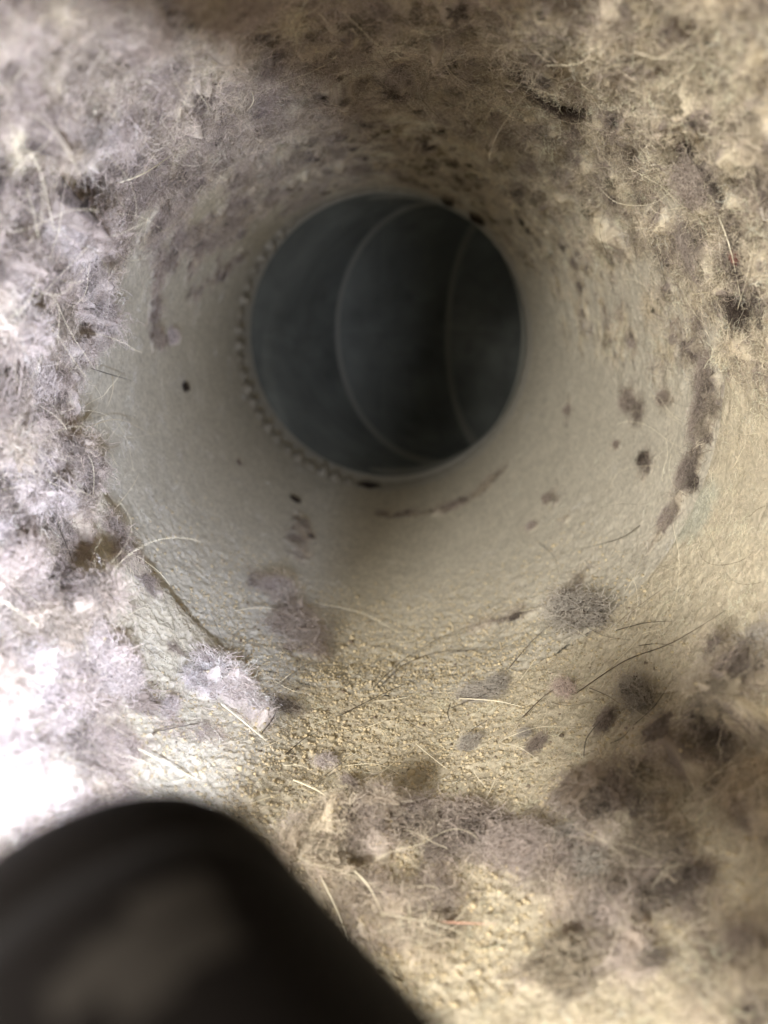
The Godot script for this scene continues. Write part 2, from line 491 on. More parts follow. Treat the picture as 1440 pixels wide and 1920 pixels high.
	for k in info.size():
		var v := PackedVector3Array()
		var n := PackedVector3Array()
		var cs := PackedColorArray()
		var idx := PackedInt32Array()
		var map := PackedInt32Array()
		map.resize(nr * COLS)
		map.fill(-1)
		for r in nr - 1:
			if r == lip_row - 1:
				continue
			for c in COLS:
				var i := r * COLS + c
				if region[i] != k:
					continue
				var c1 := (c + 1) % COLS
				var q := PackedInt32Array([i, r * COLS + c1, i + COLS, (r + 1) * COLS + c1])
				for e in 4:
					var s := q[e]
					if map[s] < 0:
						map[s] = v.size()
						v.append(pos[s])
						n.append(nor[s])
						cs.append(col[s])
					q[e] = map[s]
				idx.append(q[0]); idx.append(q[1]); idx.append(q[2])
				idx.append(q[2]); idx.append(q[1]); idx.append(q[3])
		var root := thing(info[k][0], info[k][1], info[k][2], Vector3.ZERO, "", "stuff")
		roots.append(root)
		if v.size():
			put("coat", arrays(v, n, cs, idx), mat_dust, root)

	# fibres that stand up from the coat
	var kinds := 4
	var felt := []
	var fluff := []
	for k in kinds:
		felt.append(tuft([22, 14, 9, 12][k], 2.2, [0.25, 0.35, 0.6, 0.35][k], [1.8, 3.0, 4.6, 2.4][k], [7, 8, 12, 8][k], [1.0, 0.8, 0.5, 0.8][k], [0.026, 0.034, 0.030, 0.044][k]))
		fluff.append(tuft([40, 26, 18, 24][k], 1.8, [1.1, 1.5, 2.0, 1.5][k], [2.4, 3.4, 4.2, 2.6][k], [8, 9, 12, 8][k], [1.0, 0.9, 0.6, 0.9][k], [0.024, 0.030, 0.027, 0.036][k]))
	var lists := {}
	var tint_lists := {}
	for k in info.size():
		for j in kinds * 2:
			var empty: Array[Transform3D] = []
			lists[[k, j]] = empty
			tint_lists[[k, j]] = PackedColorArray()
	for s in int(TUFTS):
		# denser near the mouth
		var u := rng.randf()
		var depth2 := 0.036 * pow(0.262 / 0.036, u)
		var r := row_at(-depth2)
		var c := rng.randi() % COLS
		var i := r * COLS + c
		var l := thick[i]
		var near_part := r >= lip_row
		var chance := clampf(l * 0.75, 0.0, 1.0)
		if l < 0.5:
			chance = 0.16 if near_part else 0.03
			if near_part and pos[i].x > 0.015:
				chance = 0.3
		if clear[i] > 0.4 and dark[i] > 0.4:
			chance *= 0.15
		if depth2 > 0.17:
			chance *= 0.5
			if near_part and deg_of(pos[i]) > 232.0 and deg_of(pos[i]) < 315.0:
				chance = 0.05
		if rng.randf() > chance:
			continue
		var p := pos[i]
		# outside the view the coat alone is enough
		var seen := cam_xf.affine_inverse() * p
		if seen.z > -0.02 or absf(seen.x / seen.z) > 0.64 or absf(seen.y / seen.z) > 0.84:
			continue
		var inward := Vector3(-p.x, -p.y, 0).normalized()
		var up := (nor[i] * 0.6 + inward * 0.6).normalized()
		var is_fluff := l > 0.9 and rng.randf() < (0.42 if region[i] == 3 else 0.6)
		var size := rng.randf_range(0.7, 1.25) * 0.001 * (1.0 if depth2 < 0.12 else 1.2)
		if is_fluff:
			size *= clampf(0.5 + l * 0.10, 0.5, 0.88)
		elif l < 0.5:
			size *= 0.7
		var x := up.cross(Vector3(rng.randfn(), rng.randfn(), rng.randfn())).normalized()
		var b := Basis(x, up, x.cross(up)).scaled(Vector3.ONE * size)
		var key := [region[i], (rng.randi() % kinds) + (kinds if is_fluff else 0)]
		lists[key].append(Transform3D(b, p))
		var g := rng.randf_range(0.7, 1.45)
		var cc := col[i]
		tint_lists[key].append(Color(minf(cc.r * g * 1.25, 0.88), minf(cc.g * g * 1.25, 0.88), minf(cc.b * g * 1.27, 0.88)))
	# knots and puffs of lint piled over the mats
	var knots := []
	for k in 5:
		knots.append(ball_whole(60 + k))
	var knot_where := {}
	var knot_tint := {}
	for k in info.size():
		for j in 5:
			var empty: Array[Transform3D] = []
			knot_where[[k, j]] = empty
			knot_tint[[k, j]] = PackedColorArray()
	for s in KNOTS:
		var depth2 := 0.040 * pow(0.25 / 0.040, rng.randf())
		var r := row_at(-depth2)
		var c := rng.randi() % COLS
		var i := r * COLS + c
		var p := pos[i]
		var l := thick[i]
		var pile := n_lump.get_noise_3dv(p * 1000.0)
		if l < 0.9 or region[i] < 1 or (clear[i] > 0.4 and dark[i] > 0.4) or rng.randf() > clampf(0.10 + pile * 1.5 + l * 0.06, 0.0, 0.9):
			continue
		var seen := cam_xf.affine_inverse() * p
		if seen.z > -0.02 or absf(seen.x / seen.z) > 0.64 or absf(seen.y / seen.z) > 0.84:
			continue
		var up := Vector3(-p.x, -p.y, 0).normalized()
		var round_ := up.cross(Vector3.BACK).normalized()
		var x := (round_ + Vector3(0, 0, rng.randfn() * 0.6)).normalized()
		var size := (0.0006 + 0.0009 * pow(rng.randf(), 1.6)) * (0.75 + 0.1 * minf(l, 6.0))
		if region[i] == 2 or region[i] == 4:
			size = 0.0007 + 0.0016 * pow(rng.randf(), 2.0)
		var b := Basis(x, up, x.cross(up).normalized()) * Basis.from_scale(Vector3(rng.randf_range(1.0, 1.9), rng.randf_range(0.7, 1.2), rng.randf_range(0.7, 1.1)) * size)
		var key := [region[i], rng.randi() % 5]
		knot_where[key].append(Transform3D(b, p - up * size * 0.25))
		var g := rng.randf_range(0.5, 1.25) if region[i] != 3 and region[i] != 5 else (rng.randf_range(0.25, 0.7) if rng.randf() < 0.3 else rng.randf_range(0.7, 1.25))
		knot_tint[key].append(Color(col[i].r * g, col[i].g * g, col[i].b * g))
	for k in info.size():
		for j in 5:
			scatter("knots", knots[j], mat_fibre, knot_where[[k, j]], knot_tint[[k, j]], roots[k])
	for k in info.size():
		for j in kinds * 2:
			scatter("fibres", felt[j] if j < kinds else fluff[j - kinds], mat_fibre, lists[[k, j]], tint_lists[[k, j]], roots[k])

# ---------------------------------------------------------------- single balls of lint
func ball_core(seed_: int, flat: float) -> ArrayMesh:
	var n := noise(seed_, 0.8, FastNoiseLite.TYPE_SIMPLEX_SMOOTH, 3)
	var rows := []
	for r in 25:
		var la := PI * (r / 24.0 - 0.5)
		var row := PackedVector3Array()
		for c in 44:
			var lo := TAU * c / 44.0
			var d := Vector3(cos(la) * cos(lo), sin(la), cos(la) * sin(lo))
			var q := d * (ball_bulge(d, n, seed_) * 0.66 + 0.14 * n.get_noise_3dv(d * 3.0))
			q.y = q.y * flat + flat * 0.55
			row.append(q)
		rows.append(row)
	return sheet(rows)

func ball_whole(seed_: int) -> ArrayMesh:
	var core := ball_core(seed_, 0.8).surface_get_arrays(0)
	var v: PackedVector3Array = core[Mesh.ARRAY_VERTEX]
	var idx: PackedInt32Array = core[Mesh.ARRAY_INDEX]
	var c := PackedColorArray()
	c.resize(v.size())
	c.fill(Color(0.62, 0.60, 0.58))  # core darkened to paint in the shade between the fibres
	var fib := ball_fibres(0.8, 240, seed_).surface_get_arrays(0)
	var fv: PackedVector3Array = fib[Mesh.ARRAY_VERTEX]
	var fi: PackedInt32Array = fib[Mesh.ARRAY_INDEX]
	var base := v.size()
	v.append_array(fv)
	c.append_array(fib[Mesh.ARRAY_COLOR])
	for i in fi:
		idx.append(base + i)
	return arrays(v, PackedVector3Array(), c, idx)

func ball_bulge(d: Vector3, n: FastNoiseLite, seed_: int) -> float:
	return clampf(0.82 + 1.5 * n.get_noise_3dv(d * 0.9 + Vector3(seed_, 0, 0)), 0.35, 1.5)

func ball_fibres(flat: float, count: int, seed_: int, fine := 1.0) -> ArrayMesh:
	var n := noise(seed_, 0.8, FastNoiseLite.TYPE_SIMPLEX_SMOOTH, 3)
	var v := PackedVector3Array()
	var c := PackedColorArray()
	var idx := PackedInt32Array()
	for f in count:
		var d := Vector3(rng.randfn(), rng.randfn(), rng.randfn()).normalized()
		var reach := ball_bulge(d, n, seed_)
		var p := d * reach * rng.randf_range(0.55, 1.05)
		var stray := 0.85 * reach if rng.randf() < 0.88 else 1.2 * reach
		var t := d.cross(Vector3(rng.randfn(), rng.randfn(), rng.randfn())).normalized()
		var steps := 8
		var pts := PackedVector3Array()
		for s in steps + 1:
			var q := p
			q.y = maxf(q.y * flat + flat * 0.55, 0.02)
			pts.append(q)
			t = (t + Vector3(rng.randfn(), rng.randfn(), rng.randfn()) * 0.45 - p.normalized() * (p.length() - stray) * 0.6).normalized()
			p += t * rng.randf_range(0.10, 0.17)
		var g := rng.randf_range(0.55, 1.6)
		flat_ribbon(v, c, idx, pts, rng.randf_range(0.014, 0.032) * fine, Color(g, g * 0.99, g))
	return arrays(v, PackedVector3Array(), c, idx)

# ---------------------------------------------------------------- single hairs
func hair(px: Array, w_mm: float, col: Color, called: String, label: String, lift0: float, lift1: float, mats: Dictionary, group := "") -> void:
	var ctrl := PackedVector3Array()
	var curve := Curve3D.new()
	curve.bake_interval = 0.0004
	var n := px.size() / 2
	for i in n:
		var t := float(i) / maxf(n - 1, 1)
		var mid_lift := sin(t * PI) * 0.0008
		var foot := wall_point(px[i * 2], px[i * 2 + 1])
		ctrl.append(wall_point(px[i * 2], px[i * 2 + 1], lerpf(lift0, lift1, t) * 0.5 + mid_lift * 1.5 + lift_at(foot)))
	for i in n:
		var tang := (ctrl[mini(i + 1, n - 1)] - ctrl[maxi(i - 1, 0)]) / 6.0
		curve.add_point((ctrl[i] - ctrl[0]) * 100.0, -tang * 100.0, tang * 100.0)
	curve.bake_interval = 0.05
	var pts := PackedVector3Array()
	var steps := clampi(int(curve.get_baked_length() / 0.07), 8, 40)
	for s in steps + 1:
		pts.append(curve.sample_baked(curve.get_baked_length() * s / steps, true) / 100.0)
	var v := PackedVector3Array()
	var c := PackedColorArray()
	var idx := PackedInt32Array()
	ribbon(v, c, idx, pts, w_mm * 0.0016, Color.WHITE)
	if not mats.has(col):
		mats[col] = surface("hair", Color(col.r, col.g, col.b).linear_to_srgb(), 0.45)
		mats[col].metallic_specular = 0.5
	var o := put(called, arrays(v, PackedVector3Array(), PackedColorArray(), idx), mats[col], self)
	o.position = ctrl[0]
	tag(o, label, "hair", group)

func wisp(a: Vector3, dir: Vector3, up: Vector3, length: float, steps: int, curl: float) -> PackedVector3Array:
	var pts := PackedVector3Array([a])
	var d := dir.normalized()
	var turn := Vector3(rng.randfn(), rng.randfn(), rng.randfn()).normalized()
	for s in steps:
		turn = (turn + Vector3(rng.randfn(), rng.randfn(), rng.randfn()) * 0.3).normalized()
		d = (d + turn * curl - up * d.dot(up) * 0.15).normalized()
		a += d * length / steps
		pts.append(a)
	return pts

func build_balls() -> void:
	var cores := []
	var hairs := []
	for k in 4:
		cores.append(ball_core(40 + k, 0.75))
		hairs.append(ball_fibres(0.75, 1300, 40 + k, 0.66))
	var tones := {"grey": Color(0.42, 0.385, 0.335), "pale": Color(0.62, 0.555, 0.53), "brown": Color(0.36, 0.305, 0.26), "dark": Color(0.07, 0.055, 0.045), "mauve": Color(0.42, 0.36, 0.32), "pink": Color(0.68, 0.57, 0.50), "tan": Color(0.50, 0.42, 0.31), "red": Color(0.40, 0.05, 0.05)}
	var mats := {}
	for t: String in tones:
		var c: Color = tones[t]
		var mc := surface("lint " + t, Color(c.r * 0.5, c.g * 0.48, c.b * 0.46).linear_to_srgb(), 1.0)  # core colour lowered, painting the shade inside the loose ball
		mc.metallic_specular = 0.1
		var mf := surface("lint hair " + t, Color(c.r * 1.2, c.g * 1.2, c.b * 1.2).linear_to_srgb(), 0.8, 0.0, true)
		mf.backlight_enabled = true
		mf.backlight = Color(0.2, 0.2, 0.2)
		mats[t] = [mc, mf]
	var protos := {}
	var ridge := "clumps of lint along the ridge on the near floor"
	var bank := "lint puffs on the bright side of the collar"
	var lip := "dark lint clumps caught on the lip"
	var spots := "small lint spots stuck to the pipe wall"
	var list := [
		[1100, 1165, 4.3, "grey", "largest round grey lint ball alone on the dusty floor, crossed by a white hair", ""],
		[900, 1308, 2.5, "grey", "oval grey lint tuft holding a dark looped hair on the sandy floor", ""],
		[935, 1290, 1.8, "grey", "little grey lint tail behind the tuft with the looped hair", ""],
		[1062, 1298, 1.7, "pink", "pale pink scrap of fluff lying on the sandy floor", ""],
		[1205, 1310, 3.0, "grey", "soft grey lint ball on the floor between pink scrap and dark wall clump", ""],
		[1137, 1355, 1.5, "brown", "small brown lint knot just in front of the soft grey ball", ""],
		[1010, 1400, 1.3, "brown", "small brown lint crumb with a hair in front of the pink scrap", ""],
		[985, 1380, 0.9, "grey", "tiny grey fluff bit beside the brown crumb", ""],
		[880, 1400, 1.3, "grey", "small grey fluff in front of the looped hair tuft", ""],
		[610, 1435, 1.3, "pale", "wispy white fluff lying alone on the sandy floor", ""],
		[655, 1475, 1.1, "mauve", "small mauve fluff behind the floor ridge", ""],
		[400, 1272, 2.8, "pale", "bright pale lint puff at the edge of the light patch", ""],
		[440, 1300, 2.4, "pale", "bright lint wad at the head of the trailing lint tail", ""],
		[490, 1345, 2.0, "pale", "ragged lint end pointing into the shade on the floor", ""],
		[520, 1110, 2.8, "mauve", "pale lint tuft straddling the shadow line beyond the lip", ""],
		[555, 1185, 3.4, "brown", "wide brownish lint wad in the shade beside the shadow line", ""],
		[315, 1330, 1.4, "pale", "little lavender fluff on the brightly lit grit", ""],
		[320, 1222, 1.2, "brown", "brown lint crumb on the brightly lit grit", ""],
		[272, 1112, 1.4, "mauve", "lavender fluff caught just beyond the collar edge", ""],
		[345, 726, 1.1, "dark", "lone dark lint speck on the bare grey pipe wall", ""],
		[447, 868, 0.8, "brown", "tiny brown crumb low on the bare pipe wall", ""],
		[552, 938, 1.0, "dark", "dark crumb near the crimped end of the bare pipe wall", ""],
		[285, 628, 1.6, "brown", "brown lint knot at the lower tip of the lint strip", ""],
		[318, 630, 1.6, "pale", "pale lint knot beside the brown knot on the pipe wall", ""],
		[1183, 752, 2.0, "brown", "largest brown lint spot on the pipe wall across from the light", spots],
		[1247, 746, 1.3, "brown", "brown lint spot between the largest spot and the lip", spots],
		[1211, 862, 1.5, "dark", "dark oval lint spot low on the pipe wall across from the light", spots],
		[1268, 632, 1.3, "brown", "small brown lint spot high on the pipe wall close to the lip", spots],
		[1190, 642, 1.2, "mauve", "mauve lint spot above the largest brown spot", spots],
		[1064, 770, 1.1, "brown", "faint tall lint spot deep on the pipe wall across from the light", spots],
		[1158, 834, 0.9, "brown", "tiny round lint spot between the largest and the dark oval spot", spots],
		[1028, 938, 1.4, "brown", "lint spot deep in the pipe, low above the floor", spots],
		[998, 988, 1.2, "mauve", "deepest lint spot on the floor side of the pipe", spots],
		[590, 1570, 2.2, "pale", "pale fluff at the flashlight end of the floor ridge", ridge],
		[690, 1548, 2.6, "mauve", "mauve clump of the floor ridge next to the pale fluff", ridge],
		[775, 1540, 2.8, "mauve", "middle mauve clump on the humped part of the floor ridge", ridge],
		[860, 1545, 2.6, "brown", "dark brown clump ending the humped part of the floor ridge", ridge],
		[975, 1590, 2.2, "mauve", "low clump in the dip of the floor ridge", ridge],
		[1055, 1585, 2.2, "grey", "grey clump where the floor ridge starts to climb", ridge],
		[1130, 1500, 3.2, "brown", "tall brown clump on the climbing part of the floor ridge", ridge],
		[1090, 1640, 2.4, "grey", "grey clump in front of the climbing floor ridge", ridge],
		[1205, 1660, 2.4, "brown", "brown wad in front of the tall ridge clump", ridge],
		[1235, 1445, 2.2, "mauve", "mauve clump high on the climbing floor ridge", ridge],
		[1385, 1330, 3.6, "mauve", "big mauve clump hanging on the wall at the end of the ridge", ridge],
		[1425, 1240, 2.8, "grey", "grey clump above the big mauve wall clump", ridge],
		[1420, 1480, 2.4, "tan", "tan clump under the big mauve wall clump", ridge],
		[150, 1205, 3.2, "pale", "pale lint puff overhanging the bright grit", bank],
		[215, 1270, 2.0, "pale", "small pale lint puff nearest the shadow line on bright grit", bank],
		[60, 1130, 2.8, "mauve", "shaded lint puff behind the overhanging pale puff", bank],
		[120, 1085, 1.8, "brown", "brown lint knot under the collar edge in bright light", bank],
		[110, 430, 3.2, "pale", "large frizzy puff below the upper dark hollow", bank],
		[60, 360, 2.4, "brown", "brown tangled wad inside the upper dark hollow", bank],
		[165, 545, 2.4, "pale", "pale puff on the collar edge above the lower hollow", bank],
		[150, 660, 2.0, "mauve", "mauve puff on the collar edge below the lower hollow", bank],
		[55, 720, 2.6, "pale", "broad pale puff below the lower hollow", bank],
		[60, 880, 2.6, "pale", "pale puff beside the bare stretch of collar edge", bank],
		[1328, 718, 2.2, "brown", "topmost brown clump of the thin lint trail down the lip", lip],
		[1318, 790, 1.9, "brown", "second brown clump of the thin lint trail down the lip", lip],
		[1290, 885, 1.7, "brown", "third brown clump of the thin lint trail down the lip", lip],
		[1252, 968, 1.4, "mauve", "lowest mauve clump of the thin lint trail down the lip", lip],
		[1392, 560, 2.4, "dark", "near-black clump painting the shade of the gap at the widest point of the lip", lip],  # dark tone stands in for the shade of this gap
		[1302, 462, 2.0, "brown", "brown clump on the lip above the dark gap", lip],
		[1305, 330, 2.2, "brown", "brown clump in the long upper gap of the lip", lip],
		[1045, 172, 2.2, "dark", "near-black clump painting the shade of the short gap at the top of the lip", lip],  # shade of the gap put into the dark tone
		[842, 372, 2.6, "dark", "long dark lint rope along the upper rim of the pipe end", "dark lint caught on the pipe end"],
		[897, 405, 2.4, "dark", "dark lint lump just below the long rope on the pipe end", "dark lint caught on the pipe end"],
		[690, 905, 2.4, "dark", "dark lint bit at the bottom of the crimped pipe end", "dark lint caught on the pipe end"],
		[1384, 480, 0.7, "red", "tiny red fluff on the lip above the dark clump", ""],
	]
	for b: Array in list:
		var k := rng.randi() % 4
		var root: Node3D
		if protos.has(k):
			root = protos[k].duplicate()
			root.name = numbered("lint_clump", self)
			add_child(root)
			if root.has_meta("group"):
				root.remove_meta("group")
		else:
			root = thing("lint_clump", "", "lint clump")
			put("core", cores[k], null, root)
			put("fibres", hairs[k], null, root)
			protos[k] = root
		tag(root, b[4], "lint clump", b[5])
		if b[5] == "" and root.has_meta("group"):
			root.remove_meta("group")
		var p := coat_point(b[0], b[1])
		var up := Vector3(-p.x, -p.y, 0).normalized()
		var x := up.cross(Vector3(rng.randfn(), rng.randfn(), rng.randfn())).normalized()
		var sc: float = b[2] * 0.001
		var long := 1.15
		if b[5] == "":
			sc *= 1.08
			x = x.rotated(up, rng.randf() * TAU)
		if b[5] == lip or b[5] == spots or b[5] == ridge:
			x = up.cross(Vector3.BACK).normalized()
			long = 1.6 if b[5] != spots else 0.75
		root.transform = Transform3D(Basis(x, up, x.cross(up)) * Basis.from_scale(Vector3(long * rng.randf_range(0.9, 1.35), rng.randf_range(0.7, 1.15), rng.randf_range(0.6, 1.0)) * sc), p)
		(root.get_child(0) as MeshInstance3D).material_override = mats[b[3]][0]
		(root.get_child(1) as MeshInstance3D).material_override = mats[b[3]][1]

func coat_point(px: float, py: float) -> Vector3:
	var lift := 0.0
	for k in 12:
		lift = lerpf(lift, lift_at(wall_point(px, py, lift)), 0.4)
	return wall_point(px, py, lift)

func deg_of(p: Vector3) -> float:
	return fposmod(rad_to_deg(atan2(p.y, p.x)), 360.0)

# how far the coat stands off the wall there
func lift_at(p: Vector3) -> float:
	var i := row_at(p.z) * COLS + posmod(int(round(atan2(p.y, p.x) / TAU * COLS)), COLS)
	return coat[i]

func build_hairs(mat_fibre: Material) -> void:
	var mats := {}
	var pale := Color(0.85, 0.77, 0.58)
	var dark_ := Color(0.025, 0.02, 0.016)
	var brown := Color(0.07, 0.05, 0.034)
	var fine_dark := "fine dark hairs scattered over the dusty floor"
	var fine_pale := "fine pale hairs scattered over the dusty floor"
	var list := [
		[[965, 1148, 1010, 1140, 1075, 1128], 0.11, pale, "short straight white hair just behind the largest grey lint ball", ""],
		[[1060, 1172, 1078, 1180, 1105, 1198], 0.10, pale, "short white hair lying on the largest grey lint ball", ""],
		[[1205, 1040, 1190, 1080, 1172, 1112], 0.10, pale, "pale hair standing below the thin lint trail on the lip", ""],
		[[1080, 1300, 1170, 1240, 1260, 1205, 1360, 1145], 0.10, brown, "long brown hair running from the pink scrap up the wall", ""],
		[[955, 1252, 1000, 1200, 1045, 1160], 0.11, brown, "straight brown hair leading towards the largest grey lint ball", ""],
		[[1010, 1018, 1040, 1045, 1048, 1075, 1062, 1090], 0.08, dark_, "dark hooked hair standing in the pipe above the drift", ""],
		[[1200, 985, 1160, 1010, 1085, 1030], 0.09, brown, "brown hair on the pipe wall inside the lip", ""],
		[[715, 1285, 760, 1245, 830, 1222, 945, 1218, 990, 1210], 0.11, brown, "long brown hair sweeping across the middle of the dusty floor", ""],
		[[700, 1290, 760, 1235, 850, 1185, 960, 1155], 0.10, brown, "curved brown hair meeting the lint drift on the floor", ""],
		[[640, 1340, 720, 1300, 790, 1270], 0.10, dark_, "dark hair in the shade near the wide brownish wad", ""],
		[[860, 1310, 890, 1311, 940, 1316, 980, 1326], 0.11, pale, "white hair across the tuft with the looped hair", ""],
		[[845, 1318, 840, 1340, 852, 1370, 858, 1376], 0.10, dark_, "dark looped hair at the front of the oval grey tuft", ""],
		[[980, 1345, 1015, 1310, 1045, 1288], 0.10, brown, "brown hair leaning on the pink scrap", ""],
		[[1105, 1290, 1140, 1305, 1162, 1320], 0.09, brown, "short brown hair between the pink scrap and soft grey ball", ""],
		[[1095, 1420, 1100, 1385, 1125, 1352], 0.09, dark_, "curved dark hair rising to the small brown knot", ""],
		[[1155, 1182, 1210, 1168, 1260, 1165], 0.09, dark_, "dark hair leaving the largest grey lint ball towards the lip", ""],
		[[1325, 1285, 1370, 1240, 1415, 1195], 0.09, brown, "brown hair on the smooth felt near the big wall clump", ""],
		[[550, 1462, 600, 1485, 640, 1520, 655, 1535], 0.13, pale, "thick curved pale hair beside the flashlight tip", ""],
		[[780, 1395, 810, 1420, 838, 1442], 0.10, pale, "straight pale hair in the middle of the sandy floor", ""],
		[[885, 1420, 890, 1450, 915, 1480], 0.09, pale, "pale hair bending behind the dark ridge clump", ""],
		[[905, 1510, 930, 1460, 950, 1410], 0.09, pale, "upright pale hair leaning out of the floor ridge", ""],
		[[945, 1395, 975, 1402, 1015, 1430], 0.08, pale, "pale hair looping past the small brown crumb", ""],
		[[415, 1320, 455, 1352, 500, 1390], 0.14, pale, "thick pale hair out of the trailing lint tail", ""],
		[[235, 1390, 300, 1425, 365, 1460], 0.15, pale, "thick white hair lying across the brightly lit grit", ""],
		[[290, 1372, 340, 1362, 388, 1352], 0.09, dark_, "dark hair across the brightly lit grit", ""],
		[[535, 1415, 570, 1385, 600, 1370], 0.09, dark_, "dark hair on the sandy floor in front of the lint end", ""],
		[[490, 1375, 510, 1350, 520, 1325], 0.10, dark_, "short dark hair sticking out of the ragged lint end", ""],
		[[395, 1150, 405, 1170, 418, 1205], 0.08, dark_, "thin dark hair between the pale puff and the shadow line", ""],
		[[440, 1145, 500, 1140, 560, 1160, 590, 1200], 0.09, pale, "arched pale hair over the lint tuft at the shadow line", ""],
		[[590, 1130, 680, 1150, 760, 1195], 0.07, pale, "long faint pale hair along the shaded floor", ""],
		[[140, 820, 180, 795, 230, 788, 290, 818], 0.10, pale, "curved white hair reaching over the bare pipe wall", ""],
		[[170, 690, 200, 700, 248, 714], 0.11, dark_, "dark tapering hair poking out over the bare pipe wall", ""],
		[[210, 705, 212, 730, 202, 762], 0.08, pale, "short pale hair hanging beside the dark tapering hair", ""],
		[[215, 345, 270, 325, 330, 285], 0.12, pale, "straight bright hair across the upper lint patches", ""],
		[[312, 352, 316, 385, 318, 412], 0.08, brown, "thin upright hair on the upper lint patches", ""],
		[[105, 825, 118, 890, 150, 960, 205, 1050], 0.12, pale, "long pale hair following the bare collar edge", ""],
		[[140, 1095, 180, 1100, 230, 1118], 0.10, pale, "short white hair over the brown knot under the collar edge", ""],
		[[0, 965, 50, 1005, 105, 1060], 0.14, pale, "thick white hair on the shaded lint puff", ""],
		[[0, 895, 70, 940, 110, 990, 150, 1090], 0.11, dark_, "long dark hair down the bright lint bank", ""],
		[[0, 1330, 25, 1345, 45, 1335], 0.16, Color(0.7, 0.52, 0.2), "yellow hair at the brightest edge of the lint bank", ""],
		[[0, 1385, 30, 1350, 55, 1330], 0.14, Color(0.7, 0.52, 0.2), "yellow straw crossing the yellow hair in the bright lint", ""],
		[[1230, 460, 1240, 500, 1252, 545], 0.07, dark_, "thin dark hair on the lip below the brown clump", ""],
		[[1345, 400, 1370, 470, 1395, 590], 0.08, pale, "long pale hair across the dark gap of the lip", ""],
		[[1380, 590, 1398, 530, 1408, 480], 0.08, pale, "second pale hair standing in the dark gap of the lip", ""],
		[[820, 1645, 870, 1690, 905, 1720], 0.12, brown, "blurred brown hair in front of the floor ridge", ""],
		[[820, 1728, 860, 1730, 930, 1733], 0.12, Color(0.6, 0.35, 0.25), "reddish straight hair in front of the floor ridge", ""],
		[[600, 1640, 640, 1720, 665, 1790], 0.14, pale, "blurred long pale hair beside the flashlight barrel", ""],
		[[640, 1610, 690, 1660, 720, 1720], 0.13, pale, "blurred pale hair next to the long one by the flashlight", ""],
		[[470, 160, 475, 190, 460, 210], 0.10, pale, "short pale hair on the ceiling carpet", ""],
		[[320, 185, 345, 190, 350, 205], 0.14, pale, "white curled thread on the ceiling carpet", ""],
	]
	for h: Array in list:
		hair(h[0], h[1], h[2], "hair", h[3], 0.0015, 0.0018, mats, h[4])
	for k in 46:
		var is_dark := k % 2 == 0
		var x := rng.randf_range(520, 1240)
		var y := rng.randf_range(1180, 1500)
		var dir := Vector2.from_angle(rng.randf_range(-0.9, 0.5)) * rng.randf_range(25, 70)
		var n := Vector2(-dir.y, dir.x) * rng.randf_range(-0.35, 0.35)
		hair([x - dir.x, y - dir.y, x + n.x, y + n.y, x + dir.x, y + dir.y], rng.randf_range(0.035, 0.065), dark_ if is_dark else pale, "hair", "fine dark stray hair on the dusty floor" if is_dark else "fine pale stray hair on the dusty floor", 0.0008, 0.0006, mats, fine_dark if is_dark else fine_pale)
	# frizz that stands out of the bank, the ceiling and the ridge
	var v := PackedVector3Array()
	var c := PackedColorArray()
	var idx := PackedInt32Array()
	for k in 1500:
		var q := rng.randf()
		var x := rng.randf_range(-150, 190)
		var y := rng.randf_range(150, 1500)
		if q > 0.6:
			x = rng.randf_range(150, 1440)
			y = rng.randf_range(0, 420)
		elif q > 0.45:
			x = rng.randf_range(560, 1440)
			y = rng.randf_range(1480, 1850)
		elif q > 0.35:
			x = rng.randf_range(1150, 1440)
			y = rng.randf_range(300, 1200)
		var p := wall_point(x, y)
		var up := Vector3(-p.x, -p.y, 0).normalized()
		var lift := lift_at(p)
		var d := Vector3(rng.randfn(), rng.randfn(), rng.randfn()) + up * 0.5
		var tone := pale if rng.randf() < 0.75 else brown
		flat_ribbon(v, c, idx, wisp(p + up * lift, d, up, rng.randf_range(0.004, 0.016), 18, rng.randf_range(0.06, 0.3)), rng.randf_range(0.00002, 0.000048), tone)
	var frizz := put("stray_fibres", arrays(v, PackedVector3Array(), c, idx), mat_fibre, self)
	tag(frizz, "frizzy stray fibres standing out of the lint all round the duct", "fibres", "", "stuff")

